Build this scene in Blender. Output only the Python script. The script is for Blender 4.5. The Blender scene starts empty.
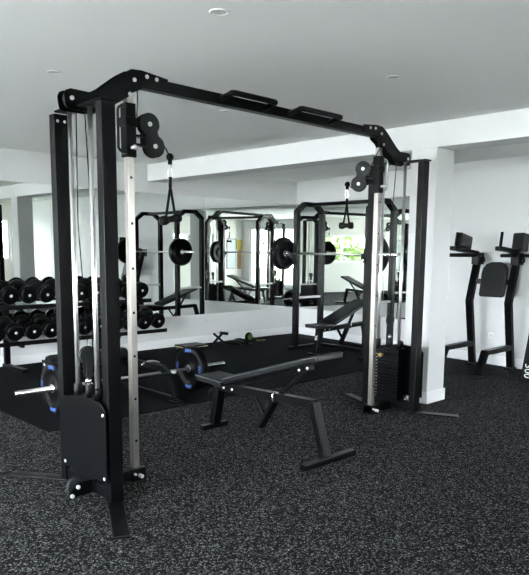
import bpy, bmesh, math, random
from mathutils import Vector, Matrix
random.seed(7)
scn = bpy.context.scene
COL = scn.collection
PI = math.pi

# ------------------------------------------------------------------ materials
def new_mat(name):
    m = bpy.data.materials.new(name); m.use_nodes = True
    nt = m.node_tree; nt.nodes.clear()
    out = nt.nodes.new('ShaderNodeOutputMaterial')
    b = nt.nodes.new('ShaderNodeBsdfPrincipled')
    nt.links.new(b.outputs[0], out.inputs[0])
    return m, nt, b

def simple(name, col, rough=.5, metal=0., spec=.5, noise=.0, nscale=40., bump=0., coat=0.):
    m, nt, b = new_mat(name)
    b.inputs['Base Color'].default_value = (*col, 1)
    b.inputs['Roughness'].default_value = rough
    b.inputs['Metallic'].default_value = metal
    b.inputs['Specular IOR Level'].default_value = spec
    if coat: b.inputs['Coat Weight'].default_value = coat
    tc = nt.nodes.new('ShaderNodeTexCoord')
    n = nt.nodes.new('ShaderNodeTexNoise'); n.inputs['Scale'].default_value = nscale; n.inputs['Detail'].default_value = 4
    nt.links.new(tc.outputs['Object'], n.inputs['Vector'])
    if noise:
        mix = nt.nodes.new('ShaderNodeMix'); mix.data_type = 'RGBA'
        mix.inputs['A'].default_value = (*[c*(1-noise) for c in col], 1)
        mix.inputs['B'].default_value = (*[min(1, c*(1+noise)) for c in col], 1)
        nt.links.new(n.outputs['Fac'], mix.inputs['Factor'])
        nt.links.new(mix.outputs['Result'], b.inputs['Base Color'])
    if bump:
        bp = nt.nodes.new('ShaderNodeBump'); bp.inputs['Strength'].default_value = bump; bp.inputs['Distance'].default_value = .004
        nt.links.new(n.outputs['Fac'], bp.inputs['Height']); nt.links.new(bp.outputs[0], b.inputs['Normal'])
    return m

M = {}
M['wall'] = simple('white_wall_paint', (.70, .705, .71), .85, noise=.015, nscale=3, spec=.2)
M['ceiling'] = simple('ceiling_paint', (.88, .885, .88), .9, noise=.01, nscale=2, spec=.2)
M['trimwhite'] = simple('white_trim_paint', (.82, .83, .84), .5, spec=.4)
M['metal'] = simple('black_powder_coat', (.0012, .0014, .0019), .33, spec=.12, noise=.15, nscale=120, bump=.05)
M['metal2'] = simple('dark_grey_plate', (.011, .012, .0135), .5, spec=.15, noise=.1, nscale=80)
M['vinyl'] = simple('black_vinyl', (.0035, .004, .005), .36, spec=.28, noise=.2, nscale=300, bump=.12)
M['piping_highlight'] = simple('vinyl_piping_highlight', (.045, .05, .056), .35)  # highlight along the pad edges put in as a paler tube
M['rubber'] = simple('black_rubber', (.0015, .0016, .0019), .4, spec=.11, noise=.3, nscale=90, bump=.08)
M['chrome'] = simple('polished_chrome', (.84, .83, .82), .22, 1.)
M['rail'] = simple('brushed_chrome_rail', (.50, .475, .44), .3, 1.)
M['rod'] = simple('satin_chrome', (.93, .93, .92), .3, 1.)
M['steel'] = simple('brushed_steel', (.55, .55, .56), .3, 1.)
M['bolt'] = simple('zinc_bolt', (.75, .75, .75), .3, .6)
M['blue'] = simple('blue_print', (.035, .08, .27), .5)
M['brass'] = simple('yellow_knob', (.75, .55, .16), .4, .3)
M['green'] = simple('green_plastic', (.07, .13, .03), .45)
M['tan'] = simple('tan_edge', (.42, .36, .26), .6)
M['letter'] = simple('white_print', (.75, .76, .77), .6)
M['grass'] = simple('lawn_green', (.05, .075, .03), .9, noise=.5, nscale=6)
M['paving'] = simple('pale_terrace', (.78, .77, .75), .9, noise=.1, nscale=4)  # paving paled to bounce more daylight up onto the ceiling
M['leaf'] = simple('leaf_green', (.022, .055, .014), .6, noise=.6, nscale=9)
M['leaf2'] = simple('leaf_light_green', (.07, .12, .025), .6, noise=.5, nscale=9)
M['bark'] = simple('bark', (.08, .06, .04), .9, noise=.4, nscale=30)
M['backlit'] = simple('backlit_wall_tint', (.70, .69, .64), .85, noise=.015, nscale=3, spec=.2)  # backlit shade of the window wall put into its colour
M['ledoff'] = simple('frosted_diffuser', (.62, .63, .64), .4)
M['paper'] = simple('chart_paper', (.24, .27, .27), .6, noise=.35, nscale=14)
M['greyframe'] = simple('grey_frame', (.10, .105, .11), .5)
M['yellow'] = simple('yellow_panel', (.42, .33, .04), .55)
M['orange'] = simple('tan_panel', (.33, .17, .08), .6, noise=.25, nscale=8)
M['seam'] = simple('mirror_edge', (.55, .62, .60), .3)

# mirror: slightly soft silvered glass
m, nt, b = new_mat('silvered_mirror'); M['mirror'] = m
b.inputs['Base Color'].default_value = (.87, .905, .88, 1); b.inputs['Metallic'].default_value = 1.; b.inputs['Roughness'].default_value = 0.0

# window glass : clear pane with a faint reflection
m = bpy.data.materials.new('window_glass'); m.use_nodes = True; M['glass'] = m
nt = m.node_tree; nt.nodes.clear()
out = nt.nodes.new('ShaderNodeOutputMaterial'); mix = nt.nodes.new('ShaderNodeMixShader')
tr = nt.nodes.new('ShaderNodeBsdfTransparent'); tr.inputs[0].default_value = (.96, .98, .97, 1)
gl = nt.nodes.new('ShaderNodeBsdfGlossy'); gl.inputs['Roughness'].default_value = .02
fr = nt.nodes.new('ShaderNodeFresnel'); fr.inputs[0].default_value = 1.3
nt.links.new(fr.outputs[0], mix.inputs[0]); nt.links.new(tr.outputs[0], mix.inputs[1]); nt.links.new(gl.outputs[0], mix.inputs[2])
nt.links.new(mix.outputs[0], out.inputs[0])

# speckled rubber gym floor
m, nt, b = new_mat('speckled_rubber'); M['floor'] = m
tc = nt.nodes.new('ShaderNodeTexCoord')
def flecks(scale, lo, hi, seed):
    mp = nt.nodes.new('ShaderNodeMapping'); mp.inputs['Location'].default_value = (seed, seed*.7, 0)
    nt.links.new(tc.outputs['Object'], mp.inputs[0])
    dn = nt.nodes.new('ShaderNodeTexNoise'); dn.inputs['Scale'].default_value = scale*1.7; dn.inputs['Detail'].default_value = 1
    nt.links.new(mp.outputs[0], dn.inputs['Vector'])
    mm = nt.nodes.new('ShaderNodeMix'); mm.data_type = 'RGBA'; mm.blend_type = 'LINEAR_LIGHT'; mm.inputs['Factor'].default_value = .012
    nt.links.new(mp.outputs[0], mm.inputs['A']); nt.links.new(dn.outputs['Color'], mm.inputs['B'])
    v = nt.nodes.new('ShaderNodeTexVoronoi'); v.inputs['Scale'].default_value = scale; v.voronoi_dimensions = '2D'
    nt.links.new(mm.outputs['Result'], v.inputs['Vector'])
    sep = nt.nodes.new('ShaderNodeSeparateColor'); nt.links.new(v.outputs['Color'], sep.inputs[0])
    r = nt.nodes.new('ShaderNodeMapRange'); r.inputs[1].default_value = lo; r.inputs[2].default_value = hi
    nt.links.new(sep.outputs[0], r.inputs[0])
    dd = nt.nodes.new('ShaderNodeMapRange'); dd.inputs[1].default_value = .52; dd.inputs[2].default_value = .38
    nt.links.new(v.outputs['Distance'], dd.inputs[0])
    mu = nt.nodes.new('ShaderNodeMath'); mu.operation = 'MULTIPLY'
    nt.links.new(r.outputs[0], mu.inputs[0]); nt.links.new(dd.outputs[0], mu.inputs[1])
    return mu
f1 = flecks(150, .915, .94, 0.); f2 = flecks(240, .90, .93, 3.3)
mx = nt.nodes.new('ShaderNodeMath'); mx.operation = 'MAXIMUM'
nt.links.new(f1.outputs[0], mx.inputs[0]); nt.links.new(f2.outputs[0], mx.inputs[1])
cm = nt.nodes.new('ShaderNodeMix'); cm.data_type = 'RGBA'
cm.inputs['A'].default_value = (.0032, .0036, .0046, 1); cm.inputs['B'].default_value = (.215, .215, .21, 1)
nt.links.new(mx.outputs[0], cm.inputs['Factor']); nt.links.new(cm.outputs['Result'], b.inputs['Base Color'])
b.inputs['Roughness'].default_value = .9; b.inputs['Specular IOR Level'].default_value = .05
bp = nt.nodes.new('ShaderNodeBump'); bp.inputs['Strength'].default_value = .25; bp.inputs['Distance'].default_value = .003
nt.links.new(mx.outputs[0], bp.inputs['Height']); nt.links.new(bp.outputs[0], b.inputs['Normal'])
M['mat'] = simple('plain_black_rubber', (.0028, .0031, .0037), .85, noise=.3, nscale=60, bump=.15, spec=.05)

# ------------------------------------------------------------------ mesh helpers
class MB:
    """collects shapes in world coordinates; built relative to the parent's origin"""
    def __init__(s): s.bm = bmesh.new(); s.mi = 0
    def _face(s, vs, smooth=False):
        try: f = s.bm.faces.new(vs)
        except ValueError: return
        f.material_index = s.mi; f.smooth = smooth
    def hexa(s, p):      # 8 points, bottom 4 ccw, top 4 ccw
        v = [s.bm.verts.new(q) for q in p]
        for a in ((3,2,1,0),(4,5,6,7),(0,1,5,4),(1,2,6,5),(2,3,7,6),(3,0,4,7)): s._face([v[i] for i in a])
    def box(s, x0, x1, y0, y1, z0, z1):
        s.hexa([(x0,y0,z0),(x1,y0,z0),(x1,y1,z0),(x0,y1,z0),(x0,y0,z1),(x1,y0,z1),(x1,y1,z1),(x0,y1,z1)])
    def boxr(s, c, size, mat3):
        h = [d/2 for d in size]
        P = [Vector(c)+mat3@Vector((sx*h[0], sy*h[1], sz*h[2])) for sz in (-1,1) for sx,sy in ((-1,-1),(1,-1),(1,1),(-1,1))]
        s.hexa(P)
    def bar(s, a, b, w, h, up=(0,0,1)):   # rectangular section bar
        a, b = Vector(a), Vector(b); d = (b-a).normalized(); u = Vector(up)
        if abs(d.dot(u)) > .98: u = Vector((0,1,0))
        r = d.cross(u).normalized(); u = r.cross(d).normalized()
        P = []
        for q in (a, b):
            P += [q-r*w/2-u*h/2, q+r*w/2-u*h/2, q+r*w/2+u*h/2, q-r*w/2+u*h/2]
        s.hexa(P)
    def poly(s, pts, w, h, up=(0,0,1)):    # mitred rectangular tube along a polyline
        pts = [Vector(p) for p in pts]; n = len(pts); rings = []
        for i, p in enumerate(pts):
            d0 = (pts[i]-pts[i-1]).normalized() if i else (pts[1]-pts[0]).normalized()
            d1 = (pts[i+1]-pts[i]).normalized() if i < n-1 else d0
            t = (d0+d1).normalized(); u = Vector(up); r = t.cross(u).normalized(); u2 = r.cross(t).normalized()
            k = 1/max(.3, t.dot(d0))
            rings.append([p-r*w/2-u2*h/2*k, p+r*w/2-u2*h/2*k, p+r*w/2+u2*h/2*k, p-r*w/2+u2*h/2*k])
        V = [[s.bm.verts.new(q) for q in R] for R in rings]
        for i in range(n-1):
            for j in range(4): s._face([V[i][j], V[i][(j+1)%4], V[i+1][(j+1)%4], V[i+1][j]])
        s._face(V[0][::-1]); s._face(V[-1])
    def tube(s, pts, r, n=10, closed=False, radii=None):
        pts = [Vector(p) for p in pts]; k = len(pts); rings = []; pr = None
        for i, p in enumerate(pts):
            if closed: t = (pts[(i+1)%k]-pts[i-1]).normalized()
            else: t = ((pts[min(i+1,k-1)]-pts[i]).normalized()+(pts[i]-pts[max(i-1,0)]).normalized()).normalized()
            if pr is None:
                a = Vector((0,0,1)) if abs(t.z) < .9 else Vector((1,0,0)); rr = t.cross(a).normalized()
            else: rr = (pr-t*pr.dot(t)).normalized()
            pr = rr; uu = rr.cross(t); R = radii[i] if radii else r
            rings.append([s.bm.verts.new(p+(rr*math.cos(2*PI*j/n)+uu*math.sin(2*PI*j/n))*R) for j in range(n)])
        for i in range(k if closed else k-1):
            A, B = rings[i], rings[(i+1)%k]
            for j in range(n): s._face([A[j], B[j], B[(j+1)%n], A[(j+1)%n]], True)
        if not closed: s._face(rings[0]); s._face(rings[-1][::-1])
    def cyl(s, a, b, r, n=20): s.tube([a, b], r, n)
    def lathe(s, c, axis, prof, n=28):     # prof: (distance along axis, radius)
        c = Vector(c); ax = Vector(axis).normalized()
        a = Vector((0,0,1)) if abs(ax.z) < .9 else Vector((1,0,0)); r = ax.cross(a).normalized(); u = r.cross(ax)
        rings = []
        for d, R in prof:
            if R < 1e-6: rings.append([s.bm.verts.new(c+ax*d)])
            else: rings.append([s.bm.verts.new(c+ax*d+(r*math.cos(2*PI*j/n)+u*math.sin(2*PI*j/n))*R) for j in range(n)])
        for A, B in zip(rings, rings[1:]):
            for j in range(n):
                if len(A) == 1 and len(B) == 1: continue
                if len(A) == 1: s._face([A[0], B[j], B[(j+1)%n]], True)
                elif len(B) == 1: s._face([A[j], B[0], A[(j+1)%n]], True)
                else: s._face([A[j], B[j], B[(j+1)%n], A[(j+1)%n]], True)
        if len(rings[0]) > 1: s._face(rings[0])
        if len(rings[-1]) > 1: s._face(rings[-1][::-1])
    def ball(s, c, r, n=14): s.lathe(c, (0,0,1), [(-r*math.cos(PI*i/8), max(0, r*math.sin(PI*i/8)) if 0 < i < 8 else 0) for i in range(9)], n)
    def prism(s, outline, vec):
        A = [s.bm.verts.new(p) for p in outline]; B = [s.bm.verts.new(Vector(p)+Vector(vec)) for p in outline]
        s._face(A[::-1]); s._face(B); n = len(A)
        for i in range(n): s._face([A[i], A[(i+1)%n], B[(i+1)%n], B[i]])
    def build(s, name, mats, parent=None, bevel=0., seg=2, smooth=False, **tags):
        bmesh.ops.recalc_face_normals(s.bm, faces=s.bm.faces[:])
        o0 = origin(parent)
        bmesh.ops.translate(s.bm, verts=s.bm.verts[:], vec=-o0)
        me = bpy.data.meshes.new(name); s.bm.to_mesh(me); s.bm.free()
        if not isinstance(mats, (list, tuple)): mats = [mats]
        for q in mats: me.materials.append(M[q])
        o = bpy.data.objects.new(name, me); COL.objects.link(o)
        if parent: o.parent = parent
        if bevel:
            bv = o.modifiers.new('edge', 'BEVEL'); bv.width = bevel; bv.segments = seg; bv.limit_method = 'ANGLE'; bv.angle_limit = .6
            bv.harden_normals = False
        for k, v in tags.items(): o[k] = v
        return o

ORG = {}
def origin(p):
    v = Vector((0,0,0))
    while p is not None: v = v+Vector(p.location); p = p.parent
    return v
def thing(name, label, cat, loc=(0,0,0), group=None):
    o = bpy.data.objects.new(name, None); COL.objects.link(o); o.location = loc
    o['label'] = label; o['category'] = cat
    if group: o['group'] = group
    return o
def tag(o, label, cat, group=None):
    o['label'] = label; o['category'] = cat
    if group: o['group'] = group
    return o
def recenter(o, c):     # put a single-mesh thing's origin at c
    c = Vector(c); o.data.transform(Matrix.Translation(-c)); o.location = c; return o
def struct(o): o['kind'] = 'structure'; return o
def copy_tree(o, parent=None):
    c = o.copy(); COL.objects.link(c); c.parent = parent
    for ch in list(o.children): copy_tree(ch, c)
    return c
def rz(a): return Matrix.Rotation(a, 3, 'Z')

# ------------------------------------------------------------------ the room
ZC = 2.626
RS = math.tan(math.radians(6.472))       # the far wall runs slightly toward the viewer
XR, YB = 9.2, -11.6
def far(x): return -x*RS
mb = MB(); mb.box(-.2, XR+.2, YB-.2, .3, -.12, 0); struct(mb.build('floor', 'floor'))
mb = MB(); mb.box(-.2, XR+.2, YB-.2, .3, ZC, ZC+.15); struct(mb.build('ceiling', 'ceiling'))
mb = MB(); mb.box(-.2, 0, YB-.2, .3, 0, ZC); struct(mb.build('wall_left', 'wall'))
mb = MB(); mb.prism([(-.2, far(-.2), 0), (XR+.2, far(XR+.2), 0), (XR+.2, far(XR+.2)+.2, 0), (-.2, far(-.2)+.2, 0)], (0,0,ZC)); struct(mb.build('wall_far', 'wall'))
# window wall on the +x side: openings (y0,y1,z0,z1)
W1 = (-2.35, -1.15, 1.15, 2.2); W2 = (-9.75, -7.45, 1.06, 2.03)
def wall_with_openings(fixed, t0, t1, ops, axis, name, mat):
    mb = MB()
    def bx(a0, a1, z0, z1):
        if a1-a0 < 1e-4 or z1-z0 < 1e-4: return
        if axis == 'x': mb.box(fixed, fixed+.2, a0, a1, z0, z1)
        else: mb.box(a0, a1, fixed-.2, fixed, z0, z1)
    cur = t0
    for a0, a1, z0, z1 in sorted(ops):
        bx(cur, a0, 0, ZC); bx(a0, a1, 0, z0); bx(a0, a1, z1, ZC); cur = a1
    bx(cur, t1, 0, ZC)
    bmesh.ops.remove_doubles(mb.bm, verts=mb.bm.verts[:], dist=1e-5)
    return struct(mb.build(name, mat))
wall_with_openings(XR, YB-.2, far(XR), [W1, W2], 'x', 'wall_right', 'backlit')
W3 = (.9, 3.3, .12, 2.3); W4 = (3.6, 6.0, .12, 2.3); W5_extra = (6.3, 8.85, .12, 2.3)  # last one is an extra window, added to brighten the back wall
wall_with_openings(YB, 0, XR, [W3, W4, W5_extra], 'y', 'wall_back', 'wall')

def window(i, op, axis, mull):
    a0, a1, z0, z1 = op; t = .055
    def P(mb, u0, u1, w0, w1, d0=.06, d1=.13):
        if axis == 'x': mb.box(XR+d0, XR+d1, u0, u1, w0, w1)
        else: mb.box(u0, u1, YB-d1, YB-d0, w0, w1)
    mb = MB(); P(mb, a0, a1, z0, z0+t); P(mb, a0, a1, z1-t, z1); P(mb, a0, a0+t, z0+t, z1-t); P(mb, a1-t, a1, z0+t, z1-t)
    for q in mull: P(mb, q-.04, q+.04, z0+t, z1-t)
    bmesh.ops.remove_doubles(mb.bm, verts=mb.bm.verts[:], dist=1e-5)
    w = struct(mb.build('window_%d' % i, 'trimwhite'))
    mb = MB(); P(mb, a0+t*.5, a1-t*.5, z0+t*.5, z1-t*.5, .092, .098); mb.build('window_pane', 'glass', w)
    return w
window(1, W1, 'x', []); window(2, W2, 'x', [-8.27]); window(3, W3, 'y', [2.1]); window(4, W4, 'y', [4.8]); window(5, W5_extra, 'y', [7.3])

# the beam on its pillar, square to the mirrored wall
mb = MB(); mb.box(0, XR, -3.075, -2.76, 2.399, ZC); struct(mb.build('ceiling_beam', 'wall', bevel=.004))
mb = MB(); mb.box(4.35, 4.63, -3.075, -2.775, 0, 2.399); pil = struct(mb.build('pillar', 'wall', bevel=.006))
mb = MB(); mb.box(4.335, 4.643, -3.09, -2.76, 0, .115); struct(mb.build('baseboard_pillar', 'trimwhite', bevel=.004))
mb = MB(); mb.box(0, .014, YB, -.02, 0, .125); struct(mb.build('baseboard_left', 'trimwhite', bevel=.004))
mb = MB(); mb.prism([(0, far(0)-.014, 0), (XR, far(XR)-.014, 0), (XR, far(XR), 0), (0, far(0), 0)], (0,0,.125)); struct(mb.build('baseboard_far', 'trimwhite', bevel=.004))
# plain black rubber mat along the mirrored wall
mb = MB(); mb.box(.02, 3.13, -6.19, -.42, 0, .006); tag(mb.build('rubber_mat', 'mat'), 'plain black rubber floor mat under the rack and dumbbells along the mirrored wall', 'mat')

# outdoors seen through the windows
mb = MB(); mb.box(XR+.2, 40, -40, 25, -.25, -.05); struct(mb.build('lawn', 'grass'))
mb = MB(); mb.box(-20, XR+.2, -40, YB-.2, -.25, -.05); struct(mb.build('terrace', 'paving'))
def tree(x, y, h, r, mat, label):
    t = thing('garden_tree', label, 'tree', (x, y, -.05), 'trees outside the window')
    mb = MB(); mb.tube([(x, y, -.05), (x+.05, y, h*.4), (x, y+.04, h*.75)], .1, 8, radii=[.13, .1, .05]); mb.build('trunk', 'bark', t)
    mb = MB()
    for k in range(900):
        a = random.uniform(0, 2*PI); u = random.uniform(-1, 1); R = r*random.uniform(.55, 1)**.5
        c = Vector((x+R*math.cos(a)*math.sqrt(1-u*u), y+R*math.sin(a)*math.sqrt(1-u*u), h*.62+R*.75*u))
        d = Vector((random.gauss(0,1), random.gauss(0,1), random.gauss(0,1))).normalized(); e = d.orthogonal().normalized()
        L = random.uniform(.10, .2)
        mb._face([mb.bm.verts.new(c+d*L), mb.bm.verts.new(c+e*L*.45), mb.bm.verts.new(c-d*L), mb.bm.verts.new(c-e*L*.45)])
    mb.build('foliage', mat, t)
tree(13.2, -8.3, 2.9, 1.15, 'leaf', 'dark green leafy tree outside the garden window')
tree(12.6, -10.75, 2.2, .95, 'leaf2', 'light green bushy tree outside the garden window')
tree(16.6, -11.8, 3.4, 1.5, 'leaf', 'tall dark tree at the far end of the garden beyond the window')
tree(12.0, -5.9, 1.9, .8, 'leaf2', 'small pale green tree by the garden window edge')

# mirrors
def mirror_left(y0, y1, label, out=0.):
    t = thing('wall_mirror', label, 'mirror', (0, (y0+y1)/2, .462), 'mirrored wall panels')
    mb = MB(); mb.prism([(.001, y0+.004, .462), (.012, y0+.004, .462), (.012+out, y1-.004, .462), (.001, y1-.004, .462)], (0,0,1.78)); mb.build('mirror_glass', 'mirror', t)
mirror_left(-2.06, -.02, 'tall wall mirror panel beside the room corner reflecting the rack twice')
mirror_left(-4.55, -2.06, 'wall mirror panel over the end of the dumbbell rack reflecting the squat rack')
mirror_left(-8.2, -4.55, 'wall mirror panel behind the dumbbells reflecting the white pillar and window', .0085)
t = thing('wall_mirror', 'wall mirror on the wall behind the squat rack reflecting a garden window', 'mirror', (1.5, far(1.5), .462), 'mirrored wall panels')
mb = MB(); mb.prism([(.02, far(.02)-.012, .462), (3.1, far(3.1)-.012, .462), (3.1, far(3.1)-.001, .462), (.02, far(.02)-.001, .462)], (0,0,1.78)); mb.build('mirror_glass', 'mirror', t)

# recessed ceiling lights (switched off)
for (x, y), lab in zip([(5.32, -6.27), (3.655, -6.306), (5.226, -4.638), (3.547, -4.692)],
        ['round recessed ceiling light over the front of the room, nearest the viewer', 'round recessed ceiling light near the dumbbell side, beyond the weight-stack tower',
         'round recessed ceiling light between the crossbeam and the white pillar', 'round recessed ceiling light just behind the pull-up crossbeam']):
    t = thing('recessed_light', lab, 'ceiling light', (x, y, ZC), 'recessed ceiling lights')
    mb = MB(); mb.lathe((x, y, ZC), (0,0,-1), [(0, .053), (.005, .051), (.006, .042), (.001, .040)], 32); mb.build('trim_ring', 'ceiling', t)
    mb = MB(); mb.lathe((x, y, ZC), (0,0,-1), [(.0005, .040), (.002, .026), (.002, 0)], 24); mb.build('diffuser', 'ledoff', t)

# wall outlets
t = thing('wall_outlet', 'small white wall outlet under the mirror near the room corner', 'outlet', (.003, -2.0, .354), 'white wall outlets')
mb = MB(); mb.box(.0, .01, -2.037, -1.963, .317, .392); mb.build('face_plate', 'wall', t, bevel=.003)
mb = MB(); mb.cyl((.010, -2.0, .354), (.0125, -2.0, .354), .022); mb.build('socket', 'ledoff', t)
t = thing('wall_outlet', 'small white wall outlet behind the dip station', 'outlet', (3.934, far(3.934), .378), 'white wall outlets')
mb = MB(); yy = far(3.934); mb.box(3.897, 3.971, yy-.013, yy+.006, .341, .415); mb.build('face_plate', 'trimwhite', t, bevel=.003)
mb = MB(); mb.cyl((3.934, yy-.013, .378), (3.934, yy-.016, .378), .02); mb.build('socket', 'ledoff', t)

# wall charts on the window wall, seen in the mirrors
t = thing('wall_chart', 'grey framed exercise chart on the beige wall, seen in the corner mirror', 'poster', (XR, -10.62, 1.45))
mb = MB(); mb.box(XR-.025, XR, -11.17, -10.56, .72, 1.9); mb.build('frame', 'greyframe', t, bevel=.004)
mb = MB(); mb.box(XR-.028, XR-.024, -11.12, -10.61, .78, 1.84); mb.build('chart_sheet', 'paper', t)
t = thing('wall_banner', 'narrow yellow and tan banner on the beige wall, seen in the corner mirror', 'banner', (XR, -11.2, 1.3))
mb = MB(); mb.box(XR-.02, XR, -11.57, -11.22, 1.46, 1.86); mb.build('yellow_panel', 'yellow', t)
mb = MB(); mb.box(XR-.018, XR, -11.54, -11.28, .72, 1.46); mb.build('tan_panel', 'orange', t)

# ------------------------------------------------------------------ cable crossover machine (axis along y at x = AX)
AX = 4.515
cm_ = thing('cable_crossover_machine', 'tall black cable crossover machine with chrome rails, two weight towers and a pull-up crossbeam', 'gym machine', (AX, -5.04, 0))
def tower(s, yp, yr, AX, dk):
    """s = outward sign along y; yp = y of the two uprights, yr = y of the chrome rail"""
    pw, pd = .062, .085
    for sx, top in ((-1, 2.225), (1, 2.225)):
        mb = MB(); xc = AX+sx*.262
        mb.box(xc-pw/2, xc+pw/2, yp-pd/2, yp+pd/2, .012, top)
        mb.mi = 1
        for yy in ((-.022, .022) if sx < 0 else ()):
            mb.cyl((xc+pw/2, yp+yy, 2.185), (xc+pw/2+.006, yp+yy, 2.185), .009, 10)
        mb.build('upright_post', ['metal', 'bolt'], cm_, bevel=.004)
    # top tie plate and low cross tie between the uprights
    mb = MB(); mb.box(AX-.215, AX+.305, yp-.05, yp+.05, 2.225, 2.237); mb.build('top_plate', 'metal', cm_, bevel=.002)
    mb = MB(); mb.box(AX-.226, AX+.226, yp-.035, yp+.035, .02, .095); mb.build('base_crossbar', 'metal', cm_, bevel=.004)
    mb = MB(); mb.box(AX-.04, AX+.04, min(yr-s*.05, yp-s*.035), max(yr-s*.05, yp-s*.035), .012, .075); mb.build('base_spine', 'metal', cm_, bevel=.004)
    # splayed flat feet
    for sx in (-1, 1):
        x0 = AX+sx*.262; a = Vector((x0-sx*.05, yp-s*.03, .008)); b = Vector((x0+(.45 if sx > 0 else -.34), yp+s*.235, .008)) if s < 0 else Vector((x0+sx*.36, yp+s*.155, .008))
        mb = MB(); mb.bar(a, b, .088, .014); mb.build('foot', 'metal', cm_, bevel=.004)
    # chrome rail with adjustment holes, on a bracket with bolts
    mb = MB(); mb.box(AX-.021, AX+.021, yr-.021, yr+.021, .02, 2.33)
    mb.mi = 1
    for k in range(7): mb.cyl((AX+.0195, yr, .253+k*.27), (AX+.0215, yr, .253+k*.27), .009, 10)
    mb.build('guide_rail', ['rail', 'metal'], cm_, bevel=.005)
    mb = MB(); mb.box(AX-.05, AX+.05, yr-.05, yr+.05, .0, .08); mb.mi = 1
    mb.cyl((AX+.05, yr-.0, .035), (AX+.085, yr-.0, .035), .013, 10); mb.cyl((AX+.05, yr-.035, .05), (AX+.066, yr-.035, .05), .008, 10)
    mb.build('rail_bracket', ['metal', 'bolt'], cm_, bevel=.003)
    # guide rods
    for sx in (-1, 1):
        x = AX-.012+sx*.113
        mb = MB(); mb.cyl((x, yp-s*dk, .10), (x, yp-s*dk, 2.226), .0142, 16); mb.build('guide_rod', 'rod', cm_)
    # weight stack
    ys = yp-s*dk
    st = MB(); st.box(AX-.14, AX+.14, ys-.058, ys+.058, .535, .575)
    for sx in (-1, 1): st.cyl((AX-.012+sx*.113, ys, .57), (AX+sx*.128, ys, .645), .026, 16)
    st.cyl((AX, ys, .57), (AX, ys, .66), .02, 16)
    stack = st.build('weight_stack', 'metal', cm_, bevel=.004)
    for k in range(14):
        mb = MB(); z0 = .11+k*.0302; mb.box(AX-.14, AX+.14, ys-.055, ys+.055, z0, z0+.026); mb.mi = 1
        for q in (-.006,): mb.box(AX-.105, AX-.085, ys-s*.0556-.0006, ys-s*.0556+.0006, z0+.008, z0+.018)
        mb.build('weight_plate', ['metal', 'steel'], stack, bevel=.003)
    mb = MB(); mb.cyl((AX, ys, .6), (AX, ys, .70), .010, 10); mb.ball((AX, ys, .675), .018); mb.build('selector_rod', 'chrome', stack)
    mb = MB(); mb.cyl((AX-.03, ys-s*.055, .515), (AX-.03, ys-s*.085, .515), .008, 10); mb.ball((AX-.03, ys-s*.095, .515), .021); mb.build('selector_pin', 'brass', stack)
    # floating pulley over the stack
    mb = MB(); mb.lathe((AX-.012, ys, .83), (1,0,0), [(0, .05), (.004, .056), (.012, .048), (.02, .056), (.024, .05)], 24)
    mb.box(AX-.018, AX-.012, ys-.02, ys+.02, .70, .86); mb.box(AX+.012, AX+.018, ys-.02, ys+.02, .70, .86)
    mb.build('stack_pulley', 'metal2', cm_)
    # outer shield
    yo = yp+s*.064
    pts = [(AX-.205, yo, .135), (AX+.30, yo, .135), (AX+.30, yo, .55), (AX+.25, yo, .59), (AX+.05, yo, .605), (AX-.205, yo, .565)]
    mb = MB(); mb.prism(pts, (0, s*.006, 0)); mb.mi = 1
    for q in ((AX+.275, .53), (AX+.275, .16), (AX-.18, .16)): mb.cyl((q[0], yo+s*.006, q[1]), (q[0], yo+s*.011, q[1]), .010, 12)
    mb.build('stack_shield', ['metal', 'bolt'], cm_, bevel=.003)
    # low pulley at the outer foot
    yl = yp+s*.13
    mb = MB(); mb.lathe((AX-.012+.05, yl, .075), (1,0,0), [(0, .05), (.004, .056), (.012, .047), (.02, .056), (.024, .05)], 28); mb.mi = 1
    mb.cyl((AX+.062, yl, .075), (AX+.085, yl, .075), .012, 10)
    mb.build('low_pulley', ['metal2', 'bolt'], cm_)
    mb = MB(); mb.prism([(AX+.07, yp+s*.03, .02), (AX+.07, yl+s*.055, .015), (AX+.07, yl+s*.055, .05), (AX+.07, yl, .10), (AX+.07, yp+s*.03, .10)], (.006, 0, 0)); mb.mi = 1
    mb.cyl((AX+.076, yl+s*.04, .03), (AX+.09, yl+s*.04, .03), .012, 10)
    mb.build('low_bracket', ['metal', 'bolt'], cm_, bevel=.002)

# near tower outward = -y, far tower outward = +y
YN, YRN, YF, YRF = -6.602, -6.292, -3.475, -3.77
tower(-1, YN, YRN, AX, .0); tower(1, YF, YRF, AX-.03, .04)

# gusset arms: a pair of steel cheeks each, drawn in the machine's own plane
def gusset(pts, bolts):
    for sx in (-1, 1):
        mb = MB(); x = AX+sx*.034
        mb.prism([(x, y, z) for y, z in pts], (sx*.007, 0, 0)); mb.mi = 1
        for y, z in bolts: mb.cyl((x+sx*.007, y, z), (x+sx*.014, y, z), .0125, 12)
        mb.build('gusset_plate', ['metal', 'bolt'], cm_, bevel=.002)
def inv(pts): 
    c = -5.055
    return [(2*c-y, z) for y, z in pts]
G_ = [(-6.716, 2.235), (-6.720, 2.28), (-6.708, 2.303), (-6.68, 2.315), (-6.555, 2.312), (-6.486, 2.352), (-6.36, 2.447), (-6.29, 2.488), (-6.215, 2.494), (-6.03, 2.475),
      (-6.03, 2.412), (-6.12, 2.412), (-6.215, 2.405), (-6.222, 2.385), (-6.285, 2.355), (-6.31, 2.33), (-6.377, 2.288), (-6.50, 2.215), (-6.57, 2.205), (-6.69, 2.205), (-6.71, 2.213)]
B_ = [(-6.675, 2.265), (-6.272, 2.43), (-6.185, 2.462), (-6.115, 2.458), (-6.305, 2.345)]
gusset(G_, B_); gusset(inv(G_), inv(B_))
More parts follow.
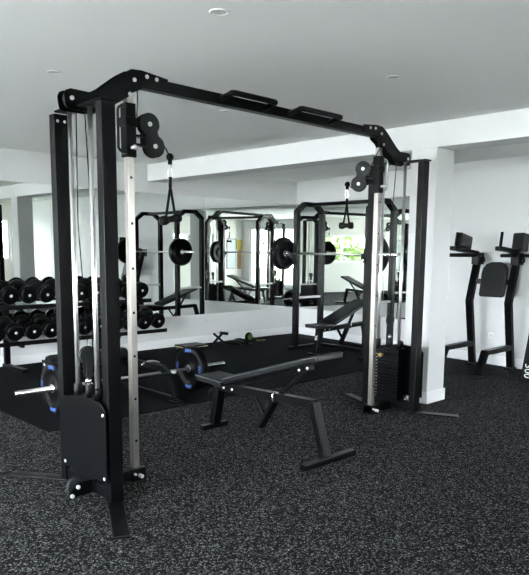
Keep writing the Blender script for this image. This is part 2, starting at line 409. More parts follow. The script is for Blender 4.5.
for y, z in ((-6.662, 2.262), (-3.448, 2.262), (-6.272, 2.42), (-3.838, 2.42)):
    mb = MB(); mb.lathe((AX-.013, y, z), (1,0,0), [(0, .036), (.004, .044), (.013, .035), (.022, .044), (.026, .036)], 24); mb.build('top_pulley', 'metal2', cm_)
mb = MB(); mb.box(AX-.034, AX+.034, -6.23, -3.88, 2.398, 2.466); mb.build('crossbeam', 'metal', cm_, bevel=.006)
# pull-up handles: flat loops standing off the near side of the beam
def grip(y0, y1):
    P = [(AX+.03, y0, 2.432)]; r = .03; x1 = AX+.155
    P += [(x1-r, y0, 2.447)]
    for k in range(1, 7): a = k/6*PI/2; P.append((x1-r+r*math.sin(a), y0+r-r*math.cos(a), 2.452))
    for k in range(0, 7): a = k/6*PI/2; P.append((x1-r+r*math.cos(a), y1-r+r*math.sin(a), 2.452))
    P += [(AX+.03, y1, 2.432)]
    mb = MB(); mb.tube(P, .019, 10); mb.build('pull_up_handle', 'rubber', cm_)
grip(-5.60, -5.20); grip(-4.95, -4.50)

# pulley carriages riding on the rails
def carriage(yr, s, ang, zc, hm, AX):
    """s: direction of the weight stack along y; ang: heading of the swivel block from the rail"""
    z0, z1 = zc-.155, zc+.155
    mb = MB(); mb.box(AX-.034, AX+.034, yr-.034, yr+.034, z0, z1); mb.box(AX-.04, AX+.04, yr-.042, yr+.042, zc+.02, zc+.075)
    car = mb.build('pulley_carriage', 'metal', cm_, bevel=.005)
    # D-shaped grab handle on the stack side
    P = [(AX+.03, yr+s*.035, zc+.13)]
    for k in range(0, 9): a = -PI/2+k/8*PI/2; P.append((AX+.03, yr+s*(.055+.035*math.cos(a)), zc+.10-.03*math.sin(a)))
    for k in range(0, 9): a = k/8*PI/2; P.append((AX+.03, yr+s*(.055+.035*math.cos(a)), zc-.10-.03*math.sin(a)))
    P.append((AX+.03, yr+s*.035, zc-.13))
    mb = MB(); mb.tube(P, .008, 8); mb.build('grab_handle', hm, car)
    mb = MB(); mb.cyl((AX+.034, yr, zc-.10), (AX+.058, yr, zc-.10), .010, 12); mb.ball((AX+.066, yr, zc-.10), .015); mb.build('pop_pin', 'bolt', car)
    # swivel bracket
    h = Vector((math.cos(ang), math.sin(ang), 0)); n = Vector((-h.y, h.x, 0)); c = Vector((AX, yr, 0))+h*.03
    mb = MB()
    for zz in (zc-.075, zc-.025): mb.bar(c+Vector((0,0,zz)), c+h*.075+Vector((0,0,zz)), .05, .012)
    mb.bar(c+h*.065+Vector((0,0,zc-.085)), c+h*.065+Vector((0,0,zc-.005)), .03, .02, up=(1,0,0)); mb.build('swivel_bracket', 'metal', car, bevel=.002)
    A = c+h*.10+Vector((0,0,zc+.05)); B = c+h*.135+Vector((0,0,zc-.076)); R = .066
    ax = (B-A).normalized(); out = []
    side = h if abs(ax.z) > .5 else Vector((0,0,1)); side = (side-ax*side.dot(ax)).normalized()
    for k in range(0, 25): a = math.radians(-52+k/24*284); out.append(A+(side*math.cos(a)-ax*math.sin(a))*R)
    for k in range(0, 25): a = math.radians(128+k/24*284); out.append(B+(side*math.cos(a)-ax*math.sin(a))*R)
    for sg in (-1, 1):
        mb = MB(); mb.prism([q+n*sg*.018 for q in out], n*sg*.006); mb.mi = 1
        for q in (A, B): mb.cyl(q+n*sg*.024, q+n*sg*.03, .0145, 12)
        mb.build('pulley_cheek', ['metal2', 'bolt'], car, bevel=.0015)
    for q in (A, B):
        mb = MB(); mb.lathe(q-n*.012, n, [(0, .05), (.004, .057), (.012, .046), (.02, .057), (.024, .05)], 24); mb.build('pulley_wheel', 'rubber', car)
    return A, B, h, n, car
An, Bn, hn, nn, carn = carriage(YRN, -1, math.radians(84), 2.145, 'metal2', AX)  # near grab handle: its dark reflection is put into the colour
Af, Bf, hf, nf, carf = carriage(YRF, 1, math.radians(-150), 2.105, 'steel', AX-.03)

def cable(pts, r=.0045):
    mb = MB(); mb.tube(pts, r, 6); mb.build('steel_cable', 'rubber', cm_)
# cables: from the top pulleys to the carriages, and inside the towers
cable([(AX, -6.228, 2.42), (AX, -6.225, 2.33), (AX, -6.232, 2.24), An-hn*.056+Vector((0,0,0)), (An+Bn)/2-hn*.02, Bn+hn*.05+Vector((0,0,.03)), Bn+hn*.085+Vector((0,0,.0)), Bn+hn*.115+Vector((0,0,-.05))])
cable([(AX, -3.882, 2.42), (AX, -3.80, 2.32), Af-hf*.056, (Af+Bf)/2-hf*.02, Bf+Vector((0,0,-.057)), Bf+hf*.06+Vector((0,0,-.03)), Bf+hf*.10+Vector((0,0,.0))])
for yt, yo, s in ((YN, -6.69, -1), (YF, -3.42, 1)):
    for dx in (-.085, .072):
        cable([(AX+dx*.6, yt, 2.22), (AX+dx, yt-s*.01, 1.6), (AX+dx*.3, yt-s*.02, .84)], .0035)

# ------------------------------------------------------------------ cable handles (hang from the carriages)
def handle(top, bardir, L, drop, label):
    top = Vector(top); bd = Vector(bardir).normalized()
    t = thing('triceps_strap', label, 'cable handle', tuple(top), 'strap handles on the cable machine')
    mb = MB(); mb.ball(top, .024); mb.cyl(top+Vector((0,0,-.02)), top+Vector((0,0,-.045)), .014, 12); mb.build('cable_stop', 'rubber', t)
    c = top+Vector((0,0,-.085)); P = [c+Vector((0,0,.045*math.cos(a)))+bd*.014*math.sin(a) for a in [2*PI*k/16 for k in range(16)]]
    mb = MB(); mb.tube(P, .006, 8, closed=True); mb.build('carabiner', 'chrome', t)
    s0 = c+Vector((0,0,-.045)); e1 = s0+Vector((0,0,-drop))-bd*L*.5; e2 = s0+Vector((0,0,-drop))+bd*L*.5; k = s0+Vector((0,0,-.055))
    mb = MB(); P = [s0+Vector((0,0,.01)), k]; mb.tube(P, .011, 8); mb.build('ring_strap', 'rubber', t)
    for e in (e1, e2):
        mb = MB(); mb.tube([k+Vector((0,0,.01)), (k+e)/2+(e-k)*.02, e], .0085, 8); mb.build('strap', 'rubber', t)
    w = bd
    mb = MB(); mb.lathe((e1+e2)/2-w*(L*.5+.035), w, [(0, .012), (.004, .028), (.03, .031), (.045, .027), (.05, .02), (L+.02, .02), (L+.025, .027), (L+.04, .031), (L+.066, .028), (L+.07, .012)], 20)
    mb.build('grip', 'rubber', t)
handle(Bn+hn*.115+Vector((0,0,-.05)), (.1, 1, 0.2), .075, .25, 'black strap handle hanging from the weight tower nearer the dumbbells')
handle(Bf+hf*.10, (1, .35, 0), .06, .225, 'black strap handle hanging from the weight tower by the white pillar')

# ------------------------------------------------------------------ adjustable benches
def bench(label, ang, rise_len, group, sticker=False):
    """local frame: seat end at x=0, backrest rising toward +x, built round the origin"""
    t = thing('adjustable_bench', label, 'weight bench', (0,0,0), group)
    mb = MB(); mb.bar((.0, -.135, .02), (.0, .135, .02), .05, .04); mb.build('rear_foot', 'metal', t, bevel=.004)
    mb = MB(); mb.bar((1.235, -.27, .02), (1.235, .27, .02), .055, .04); mb.build('front_foot', 'metal', t, bevel=.004)
    mb = MB(); mb.poly([(.01, 0, .035), (.075, 0, .36)], .062, .075, up=(0,1,0))
    leg = mb.build('rear_leg', 'metal', t, bevel=.005)
    if sticker:
        a = Vector((.065, 0, .325)).normalized(); n = Vector((-a.z, 0, a.x)); c = Vector((.01, 0, .035))+a*.225+n*.0385
        mb = MB(); mb.bar(c-a*.035, c+a*.035, .04, .002, up=n); mb.build('white_sticker', 'letter', leg)
    mb = MB(); mb.poly([(1.20, 0, .035), (1.085, 0, .40)], .062, .07, up=(0,1,0)); mb.build('front_leg', 'metal', t, bevel=.007)
    mb = MB(); mb.bar((.03, 0, .362), (1.10, 0, .387), .062, .062); mb.mi = 1
    for x in (.16, .26): mb.cyl((x, -.031, .365), (x, -.04, .365), .01, 10)
    mb.build('main_beam', ['metal', 'bolt'], t, bevel=.005)
    mb = MB(); mb.hexa([(-.085, -.125, .40), (.235, -.135, .388), (.235, .135, .388), (-.085, .125, .40), (-.085, -.125, .452), (.235, -.135, .44), (.235, .135, .44), (-.085, .125, .452)])
    st = mb.build('seat', 'vinyl', t, bevel=.016, seg=3)
    mb = MB(); mb.tube([(-.083, -.126, .445), (.233, -.136, .433), (.233, .136, .433), (-.083, .126, .445)], .004, 6, closed=True); mb.build('piping_highlight', 'piping_highlight', st)
    # backrest pad in its own tilted frame
    c, s = math.cos(ang), math.sin(ang); o = Vector((.265, 0, .425)); ux = Vector((c, 0, s)); uz = Vector((-s, 0, c))
    def q(a, b, h): return o+ux*a+Vector((0, b, 0))+uz*h
    mb = MB(); Lp = rise_len
    mb.hexa([q(0,-.14,0), q(Lp,-.14,0), q(Lp,.14,0), q(0,.14,0), q(0,-.14,.05), q(Lp,-.14,.05), q(Lp,.14,.05), q(0,.14,.05)])
    bk = mb.build('backrest', 'vinyl', t, bevel=.012, seg=3)
    mb = MB(); mb.tube([q(.005,-.14,.038), q(Lp-.005,-.14,.038), q(Lp-.002,.14,.038), q(.002,.14,.038)], .004, 6, closed=True); mb.build('piping_highlight', 'piping_highlight', bk)
    mb = MB(); mb.bar(q(-.06, 0, -.02), q(Lp*.82, 0, -.02), .05, .035, up=uz); mb.mi = 1
    for k in (Lp*.72, Lp*.8): mb.cyl(q(k, -.025, -.02), q(k, -.034, -.02), .012, 10)
    mb.build('backrest_rail', ['metal', 'bolt'], t, bevel=.003)
    # adjusting strut through the ladder
    top = q(Lp*.76, 0, -.03); mid = Vector((.725, 0, .375)); low = Vector((.55, 0, .115))
    mb = MB(); mb.bar(top, mid+Vector((0,0,.0)), .03, .028); mb.build('support_strut', 'metal', t, bevel=.003)
    mb = MB(); mb.bar(mid, low, .07, .03); mb.bar((.49, 0, .34), (.60, 0, .20), .035, .022); mb.build('ladder_bar', 'metal', t, bevel=.003)
    P = [Vector((.735, -.036, .345)), Vector((.725, -.05, .365)), Vector((.725, -.05, .40)), Vector((.735, -.036, .425))]
    mb = MB(); mb.tube(P, .008, 8); mb.build('locking_pin', 'chrome', t)
    mb = MB(); mb.poly([(.02, -.03, .335), (-.03, -.03, .30)], .02, .02, up=(0,1,0)); mb.build('seat_bracket', 'metal', t, bevel=.002)
    return t
b1 = bench('black padded incline bench standing on the speckled floor in front of the cable machine', math.radians(16.8), 1.01, 'adjustable weight benches')
b1.location = (3.91, -5.13, 0)
b2 = bench('black incline bench inside the squat rack under the racked barbell', math.radians(19), .84, 'adjustable weight benches', True)
b2.location = (2.04, -1.76, .006); b2.rotation_euler = (0, 0, math.radians(91))

# ------------------------------------------------------------------ squat rack
RX0, RX1, RY0, RY1, RT = 1.432, 2.707, -1.515, -.965, 2.148
rk = thing('power_rack', 'black steel squat rack standing in the mirrored corner on the dark mat', 'squat rack', ((RX0+RX1)/2, (RY0+RY1)/2, .006))
pw = .07
for x in (RX0, RX1):
    for y in (RY0, RY1):
        mb = MB(); mb.box(x-pw/2, x+pw/2, y-pw/2, y+pw/2, .02, 1.985); mb.mi = 1
        for k in range(19):
            z = .25+k*.09
            mb.cyl((x+pw/2-.001, y, z), (x+pw/2+.0008, y, z), .011, 8); mb.cyl((x, y-pw/2+.001, z), (x, y-pw/2-.0008, z), .011, 8)
            mb.cyl((x-pw/2+.001, y, z), (x-pw/2-.0008, y, z), .011, 8)
        mb.build('rack_post', ['metal', 'metal2'], rk, bevel=.004)
    mb = MB(); mb.poly([(x, RY0, 1.96), (x, RY0, 2.0), (x, RY0+.15, RT-.035), (x, RY1-.15, RT-.035), (x, RY1, 2.0), (x, RY1, 1.96)], pw, pw, up=(1,0,0)); mb.build('top_frame', 'metal', rk, bevel=.004)
    mb = MB(); mb.box(x-pw/2, x+pw/2, RY0-.12, RY1+.04, .006, .066); mb.build('base_rail', 'metal', rk, bevel=.004)
    mb = MB(); mb.bar((x, RY0, .775), (x, RY1, .775), .05, .03); mb.build('safety_bar', 'steel', rk, bevel=.003)
    mb = MB(); sx = 1
    mb.box(x-.045, x+.045, RY0-.045, RY0-.037, 1.30, 1.42); mb.box(x-.03, x+.03, RY0-.105, RY0-.04, 1.345, 1.372); mb.box(x-.03, x+.03, RY0-.112, RY0-.10, 1.345, 1.42)
    mb.build('bar_hook', 'metal2', rk, bevel=.003)
mb = MB(); mb.tube([(RX0, (RY0+RY1)/2, RT-.035), (RX1, (RY0+RY1)/2, RT-.035)], .026, 14); mb.build('pull_up_bar', 'metal', rk)
mb = MB(); mb.box(RX0+pw/2, RX1-pw/2, RY1-.03, RY1+.03, .012, .066); mb.build('base_crossbar', 'metal', rk, bevel=.004)

# ------------------------------------------------------------------ barbells and plates
def barbell(c, ax, half, label, group):
    c = Vector(c); a = Vector(ax).normalized()
    t = thing('barbell', label, 'barbell', tuple(c), group)
    mb = MB(); mb.cyl(c-a*(half-.40), c+a*(half-.40), .0145, 14); mb.build('shaft', 'steel', t)
    for s in (-1, 1):
        p = c+a*s*(half-.43)
        mb = MB(); mb.lathe(p, a*s, [(0, .025), (.003, .034), (.025, .034), (.028, .025), (.425, .025), (.43, .02)], 18); mb.build('sleeve', 'chrome', t)
    return t
def plate(c, ax, r, th, label, group, marks=False):
    c = Vector(c); a = Vector(ax).normalized()
    t = thing('weight_plate', label, 'weight plate', tuple(c), group)
    h = th/2
    mb = MB(); mb.lathe(c, a, [(-h*.55, .026), (-h, .03), (-h, .055), (-h*.7, .065), (-h*.62, r*.62), (-h, r*.70), (-h, r*.955), (-h*.8, r), (h*.8, r), (h, r*.955), (h, r*.70), (h*.62, r*.62), (h*.7, .065), (h, .055), (h, .03), (h*.55, .026), (-h*.55, .026)], 48)
    mb.build('rubber_disc', 'rubber', t)
    mb = MB(); mb.lathe(c, a, [(-h-.002, .026), (-h-.002, .04), (h+.002, .04), (h+.002, .026), (-h-.002, .026)], 28); mb.build('hub_ring', 'steel', t)
    if marks:
        k = Vector((0,0,1)); w = a.cross(k).normalized(); mb = MB()
        for s in (-1, 1):
            for j in range(4):
                ang = j*PI/2
                for i in range(5):       # blocky raised lettering strokes round the rim
                    b0 = ang+(i-2)*.105; u = w*math.cos(b0)+k*math.sin(b0); v = -w*math.sin(b0)+k*math.cos(b0)
                    p = c+a*s*(h+.0008)+u*r*.82; m3 = Matrix((u, v, a)).transposed()
                    mb.boxr(p, (r*.15, r*.055, .002), m3); mb.boxr(p+u*r*.05*(1 if i % 2 else -1)+v*r*.04, (r*.045, r*.07, .002), m3)
        mb.build('blue_lettering', 'blue', t)
    return t
g = 'barbell plates'
BY, BZ = RY0-.072, 1.409
barbell(((.90+3.227)/2, BY, BZ), (1,0,0), 1.155, 'steel barbell racked at chest height across the squat rack', 'steel barbells')
for x, lab in ((1.24, 'black round weight plate on the corner end of the racked barbell'), (2.897, 'black round weight plate on the racked barbell end by the chrome tower')):
    plate((x, BY, BZ), (1,0,0), .232, .085, lab, g)
FX, FZ = 2.64, .236
barbell((FX, -5.085, FZ), (0,1,0), 1.155, 'steel barbell lying low on the dark mat behind the cable machine', 'steel barbells')
for y, lab in ((-5.865, 'black plate with blue lettering on the floor barbell, beside the weight stack shield'), (-4.37, 'black plate with blue lettering on the floor barbell, next to the bench seat')):
    plate((FX, y, FZ), (0,1,0), .229, .09, lab, g, True)

# ------------------------------------------------------------------ hip thrust bench behind the machine
h = thing('hip_thrust_bench', 'low black hip thrust bench with long pad behind the floor barbell shaft', 'weight bench', (2.45, -5.2, .006))
mb = MB()
P = [(2.1+.13*math.cos(a), -5.62, .36+.075*math.sin(a)) for a in [2*PI*k/24 for k in range(24)]]
out = [(2.10-.15, -5.70), (2.10+.15, -5.70)]
mb.lathe((2.1, -5.70, .37), (0,1,0), [(0, .03), (.02, .062), (.05, .072), (.85, .072), (.88, .062), (.90, .03)], 28); mb.build('roller_pad', 'vinyl', h)
mb = MB(); mb.prism([(2.06, -5.72, .40), (2.30, -5.72, .40), (2.62, -5.72, .30), (2.62, -5.72, .25), (2.06, -5.72, .30)], (0,.012,0)); mb.mi = 1; mb.cyl((2.12, -5.72, .36), (2.12, -5.726, .36), .013, 12); mb.build('end_plate', ['metal', 'bolt'], h, bevel=.003)
mb = MB(); mb.box(2.0, 2.24, -5.66, -4.84, .29, .31); mb.build('pad_board', 'metal', h, bevel=.003)
for y in (-5.55, -4.80):
    mb = MB(); mb.poly([(2.10, y, .30), (2.72, y, .30), (2.86, y, .24), (2.99, y-.03, .03)], .06, .05, up=(0,1,0)); mb.build('side_frame', 'metal', h, bevel=.004)
    mb = MB(); mb.bar((2.05, y, .034), (2.99, y-.03, .034), .05, .045); mb.build('floor_tube', 'metal', h, bevel=.004)
    mb = MB(); mb.bar((2.12, y, .03), (2.12, y, .30), .05, .05); mb.build('back_leg', 'metal', h, bevel=.004)
    mb = MB(); mb.box(2.93, 3.06, y-.075, y+.02, .006, .02); mb.build('foot_plate', 'metal', h, bevel=.003)
mb = MB(); mb.bar((2.86, -5.55, .26), (2.86, -4.80, .26), .04, .03); mb.mi = 1; mb.cyl((2.86, -4.79, .27), (2.86, -4.74, .27), .016, 12); mb.build('front_rail', ['metal', 'bolt'], h, bevel=.003)
mb = MB(); P = [(2.45, -4.86+.22*k/10, .295+.03*math.sin(PI*k/10)) for k in range(11)]
mb.tube(P, .014, 10); mb.build('curved_chrome_arc', 'chrome', h)  # shallow chrome arc across the side frame

# ------------------------------------------------------------------ dumbbell rack with dumbbells
dr = thing('dumbbell_rack', 'long black two-tier dumbbell rack against the mirrored wall', 'dumbbell rack', (.42, -4.5, .006))
YD0, YD1 = -5.85, -3.20
T1, T2 = .795, .375          # front edge heights of the tiers
for z, y1 in ((T1, YD1-.25), (T2, YD1)):
    for x, dz in ((.545, 0.), (.30, .052)):
        mb = MB(); mb.bar((x, YD0, z+dz-.02), (x, y1, z+dz-.02), .07, .022, up=(-.21, 0, .978)); mb.build('shelf_rail', 'metal', dr, bevel=.003)
    mb = MB(); mb.bar((.595, YD0, z-.02), (.595, y1, z-.02), .012, .05); mb.build('shelf_lip', 'metal', dr, bevel=.003)
for y in (-5.24, -3.95):
    mb = MB(); mb.bar((.13, y, .03), (.15, y, .93), .05, .07, up=(0,1,0)); mb.build('upright', 'metal', dr, bevel=.004)
    for z in (T1, T2):
        mb = MB(); mb.bar((.15, y, z-.0), (.59, y, z-.055), .045, .04); mb.build('shelf_arm', 'metal', dr, bevel=.003)
    mb = MB(); mb.bar((.06, y, .03), (.64, y, .03), .07, .045); mb.build('foot', 'metal', dr, bevel=.004)

def dumbbell_at(c):
    """head centres 0.27 apart along a slightly tilted axis across the shelf"""
    ax = Vector((.978, 0, -.208)).normalized(); c = Vector(c)
    t = thing('dumbbell', '', 'dumbbell', tuple(c), 'round black dumbbells on the rack')
    for s in (-1, 1):
        mb = MB(); mb.lathe(c+ax*s*.085, ax*s, [(0, .05), (.004, .088), (.018, .102), (.085, .104), (.1, .098), (.108, .08), (.104, .05), (.106, 0)], 28)
        hd = mb.build('head', 'rubber', t)
        mb = MB(); mb.lathe(c+ax*s*.189, ax*s, [(0, .018), (.006, .016), (.007, 0)], 16); mb.build('end_cap', 'bolt', hd)
    mb = MB(); mb.lathe(c-ax*.09, ax, [(0, .014), (.02, .016), (.09, .019), (.16, .016), (.18, .014)], 14); mb.build('handle', 'chrome', t)
    return t
proto = None
def ordinal(n): return ['first', 'second', 'third', 'fourth', 'fifth', 'sixth', 'seventh', 'eighth', 'ninth', 'tenth', 'eleventh', 'twelfth', 'thirteenth'][n]
for tier, z, y_end, n in (('upper', T1+.165, -3.60, 10), ('lower', T2+.16, -3.34, 11)):
    for k in range(n):
        y = y_end-k*.2205
        if y < YD0+.06: continue
        c = (.43, y, z-.012)
        if proto is None: o = proto = dumbbell_at(c)
        else: o = copy_tree(proto); o.location = c
        o['label'] = ('round black dumbbell on the %s shelf, at the end near the room corner' % tier) if k == 0 else \
            '%s round black dumbbell on the %s shelf, counted from the corner end' % (ordinal(k), tier)
        o['group'] = 'dumbbells on the %s shelf' % tier

# ------------------------------------------------------------------ dip and knee raise station in the alcove
VL, VR, VY = 3.79, 4.31, -.64
v = thing('dip_station', 'black dip and knee raise tower with padded back in the white alcove', 'gym machine', ((VL+VR)/2, VY, 0))
for x, out in ((VL, -1), (VR, 1)):
    mb = MB(); mb.poly([(x, VY, .02), (x, -.80, .84), (x, VY, 1.375)], .062, .085, up=(1,0,0)); mb.build('upright', 'metal', v, bevel=.005)
    mb = MB(); mb.poly([(x, VY-.03, .285), (x, -1.33, .285), (x, -1.475, .02)], .062, .075, up=(1,0,0)); mb.build('step_leg', 'metal', v, bevel=.005)
    mb = MB(); mb.box(x-.06, x+.06, -1.56, -1.41, 0, .02); mb.build('foot', 'rubber', v, bevel=.003)
    mb = MB(); mb.box(x-.045, x+.045, VY-.09, VY+.07, 0, .03); mb.build('rear_foot', 'rubber', v, bevel=.003)
    mb = MB(); mb.box(x-.052, x+.052, VY-.07, VY+.07, 1.30, 1.45); mb.cyl((x+.05, VY, 1.36), (x+.09, VY, 1.36), .034, 14); mb.build('top_bracket', 'metal', v, bevel=.006)
    mb = MB(); mb.cyl((x, VY, 1.415), (x, -1.33 if out < 0 else -1.05, 1.415), .022, 14)
    if out > 0: mb.cyl((x, VY-.01, 1.415), (x+.20, VY-.01, 1.415), .02, 12)
    mb.build('dip_bar', 'rubber', v)
def armrest(base, fr, pad_c, pad_sz, m3, grip_p):
    mb = MB(); mb.bar(base, fr, .09, .05); mb.build('forearm_plate', 'metal', v, bevel=.006)
    mb = MB(); mb.boxr(pad_c, pad_sz, m3); mb.build('arm_pad', 'vinyl', v, bevel=.02, seg=3)
    mb = MB(); mb.cyl(grip_p, Vector(grip_p)+Vector((0, .03, .19)), .018, 12); mb.build('hand_grip', 'rubber', v)
armrest((VL, VY-.05, 1.44), (VL, -1.27, 1.50), (VL, -1.02, 1.585), (.09, .29, .17), Matrix.Rotation(math.radians(-11), 3, 'X'), (VL, -1.20, 1.50))
armrest((VR, VY-.02, 1.46), (VR, -1.14, 1.50), (VR+.06, -.70, 1.575), (.16, .13, .22), Matrix.Rotation(math.radians(-8), 3, 'X')@rz(-.25), (VR, -1.10, 1.50))
mb = MB(); W_, H0, H1 = .165, .905, 1.335
pts = [(-W_*.97, H0+.02), (-W_*.85, H0), (W_*.85, H0), (W_*.97, H0+.02), (W_, H1-.14), (W_*.94, H1-.075), (W_*.72, H1-.025), (W_*.36, H1), (-W_*.36, H1), (-W_*.72, H1-.025), (-W_*.94, H1-.075), (-W_, H1-.14)]
mb.prism([((VL+VR)/2+.04+q, -.735-(1.15-z)*.22, z) for q, z in pts], (0, -.06, 0)); mb.build('back_pad', 'vinyl', v, bevel=.012, seg=3)
mb = MB(); mb.bar((VL, -.72, 1.09), (VR, -.72, 1.09), .05, .065); mb.build('cross_tube', 'metal', v, bevel=.004)

# plyometric box at the alcove edge with white print
pb = thing('plyo_box', 'black tapered jump box with white lettering at the edge beside the dip station', 'jump box', (4.975, -1.05, 0))
mb = MB(); mb.hexa([(4.73, -1.30, 0), (5.28, -1.30, 0), (5.28, -.80, 0), (4.73, -.80, 0), (4.78, -1.24, .60), (5.22, -1.24, .60), (5.22, -.86, .60), (4.78, -.86, .60)]); mb.build('box_body', 'rubber', pb, bevel=.012)
cu = bpy.data.curves.new('lettering', 'FONT'); cu.body = '300'; cu.size = .11; cu.extrude = .001; cu.align_x = 'CENTER'; cu.align_y = 'CENTER'
tmp = bpy.data.objects.new('tmp', cu); COL.objects.link(tmp)
dg = bpy.context.evaluated_depsgraph_get(); me = bpy.data.meshes.new_from_object(tmp.evaluated_get(dg))
bpy.data.objects.remove(tmp)
lt = bpy.data.objects.new('lettering', me); COL.objects.link(lt); me.materials.clear(); me.materials.append(M['letter']); lt.parent = pb
lt.rotation_mode = 'XYZ'
tilt = math.atan2(.06, .60)
R_ = Matrix.Rotation(PI/2-tilt, 4, 'X')@Matrix.Rotation(-PI/2, 4, 'Z')
lt.matrix_local = Matrix.Translation((4.815-4.975, -1.284+1.05-.004, .13))@R_

# ------------------------------------------------------------------ things on the floor by the mirrored wall
t = thing('balance_board', 'flat black exercise step with tan edge leaning low by the mirrored wall', 'exercise step', (.42, -2.65, .006))
mb = MB(); mb.box(.22, .50, -2.80, -2.40, .055, .075); mb.mi = 1; mb.box(.215, .505, -2.805, -2.395, .046, .055); mb.build('deck', ['rubber', 'tan'], t, bevel=.004)
for y in (-2.74, -2.46):
    mb = MB(); mb.box(.26, .46, y-.04, y+.04, .006, .046); mb.build('riser', 'rubber', t, bevel=.004)
t = thing('push_up_stand', 'small black crossed push-up stand on the mat by the mirrored wall', 'push-up stand', (.3, -2.0, .006))
mb = MB(); mb.bar((.3, -2.14, .03), (.3, -1.93, .19), .03, .03); mb.build('cross_leg', 'rubber', t, bevel=.003)
mb = MB(); mb.bar((.31, -1.92, .03), (.31, -2.13, .19), .03, .03); mb.build('cross_leg', 'rubber', t, bevel=.003)
mb = MB(); mb.cyl((.24, -1.93, .18), (.40, -1.93, .18), .024, 12); mb.build('grip', 'rubber', t)
# folded exercise mat (soft heap)
mb = MB(); n, k = 26, 10
V = []
for i in range(n+1):
    row = []
    for j in range(k+1):
        u, w = i/n, j/k
        e = math.sin(PI*u)**.35*math.sin(PI*w)**.4
        row.append(mb.bm.verts.new((.18+.42*w+.03*math.sin(5*u), -1.90+.36*u, .008+e*(.055+.022*math.sin(9*u+2*w)+.012*math.sin(23*u+5*w)))))
    V.append(row)
for i in range(n):
    for j in range(k): mb._face([V[i][j], V[i+1][j], V[i+1][j+1], V[i][j+1]], True)
bmesh.ops.solidify(mb.bm, geom=mb.bm.faces[:], thickness=.006)
tag(recenter(mb.build('folded_exercise_mat', 'rubber'), (.4, -1.75, .006)), 'crumpled black exercise mat on the floor under the corner mirror', 'exercise mat')
t = thing('ab_wheel', 'small green and black ab wheel on the floor under the corner mirror', 'ab wheel', (.33, -1.42, .006))
mb = MB(); mb.lathe((.31, -1.42, .082), (1,0,0), [(0, .03), (.004, .07), (.02, .075), (.036, .07), (.04, .03)], 28); mb.build('wheel', 'rubber', t)
mb = MB(); mb.lathe((.355, -1.42, .082), (1,0,0), [(0, .03), (.004, .045), (.014, .045), (.018, .02)], 24); mb.build('hub_cap', 'green', t)
mb = MB(); mb.cyl((.25, -1.42, .082), (.45, -1.42, .082), .014, 12); mb.build('handle', 'green', t)
t = thing('resistance_band', 'thin green resistance band lying on the dark mat beside the ab wheel', 'resistance band', (.45, -1.3, .006))
mb = MB(); P = [(.40+.05*math.cos(a)+.01*math.sin(3*a), -1.22+.08*math.sin(a), .0185+.003*math.sin(2*a)) for a in [2*PI*q/30 for q in range(30)]]
mb.tube(P, .008, 8, closed=True); mb.build('band', 'green', t)

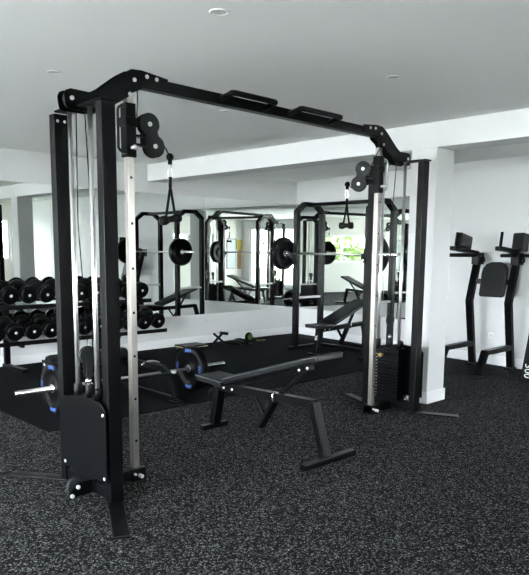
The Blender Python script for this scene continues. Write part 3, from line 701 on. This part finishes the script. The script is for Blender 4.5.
# ------------------------------------------------------------------ light: overcast daylight through the windows
w = bpy.data.worlds.new('sky'); scn.world = w; w.use_nodes = True; nt = w.node_tree; nt.nodes.clear()
o = nt.nodes.new('ShaderNodeOutputWorld'); bg = nt.nodes.new('ShaderNodeBackground')
sky = nt.nodes.new('ShaderNodeTexSky'); sky.sky_type = 'HOSEK_WILKIE'; sky.turbidity = 6; sky.ground_albedo = .4; sky.sun_direction = (.25, -.35, .9)
mixc = nt.nodes.new('ShaderNodeMix'); mixc.data_type = 'RGBA'; mixc.inputs['Factor'].default_value = .75
mixc.inputs['B'].default_value = (.94, .955, 1.0, 1)
nt.links.new(sky.outputs[0], mixc.inputs['A']); nt.links.new(mixc.outputs['Result'], bg.inputs[0])
bg.inputs[1].default_value = 30.0
nt.links.new(bg.outputs[0], o.inputs[0])
def portal(op, axis):
    a0, a1, z0, z1 = op
    L = bpy.data.lights.new('daylight_portal', 'AREA'); L.shape = 'RECTANGLE'; L.cycles.is_portal = True
    ob = bpy.data.objects.new('daylight_portal', L); COL.objects.link(ob)
    c = (a0+a1)/2; z = (z0+z1)/2
    if axis == 'x':
        ob.location = (XR+.16, c, z); ob.rotation_euler = (PI/2, 0, PI/2); L.size = a1-a0; L.size_y = z1-z0
    else:
        ob.location = (c, YB-.16, z); ob.rotation_euler = (PI/2, 0, PI); L.size = a1-a0; L.size_y = z1-z0
        ob.rotation_euler = (-PI/2, 0, 0)
        ob.rotation_euler = (PI/2, 0, PI)
    return ob
for op, ax in ((W1, 'x'), (W2, 'x'), (W3, 'y'), (W4, 'y'), (W5_extra, 'y')): portal(op, ax)

# ------------------------------------------------------------------ camera
f, cx, cy, pit, rol = 660.478, 266.222, 344.315, .14118, .009514
loc = Vector((7.990, -8.539, 1.45))
f0 = Vector((-.71396, .70019, 0)).normalized(); r0 = Vector((f0.y, -f0.x, 0)); zz = Vector((0,0,1))
fw = f0*math.cos(pit)-zz*math.sin(pit); up = f0*math.sin(pit)+zz*math.cos(pit)
rt = r0*math.cos(rol)+up*math.sin(rol); u2 = -r0*math.sin(rol)+up*math.cos(rol)
cd = bpy.data.cameras.new('camera'); cam = bpy.data.objects.new('camera', cd); COL.objects.link(cam)
cam.matrix_world = Matrix(((rt.x, u2.x, -fw.x, loc.x), (rt.y, u2.y, -fw.y, loc.y), (rt.z, u2.z, -fw.z, loc.z), (0,0,0,1)))
cd.sensor_fit = 'HORIZONTAL'; cd.sensor_width = 36; cd.lens = f/529*36
cd.shift_x = -(cx-264.5)/529; cd.shift_y = (cy-287.5)/529
cd.clip_start = .05; cd.clip_end = 200
scn.camera = cam
scn.cycles.max_bounces = 14; scn.cycles.glossy_bounces = 8; scn.cycles.diffuse_bounces = 6; scn.cycles.transparent_max_bounces = 12
scn.cycles.sample_clamp_indirect = 8
scn.cycles.use_denoising = True
scn.view_settings.view_transform = 'Standard'; scn.view_settings.look = 'None'
scn.view_settings.exposure = 1.08; scn.view_settings.gamma = 1.; scn.view_settings.use_curve_mapping = False
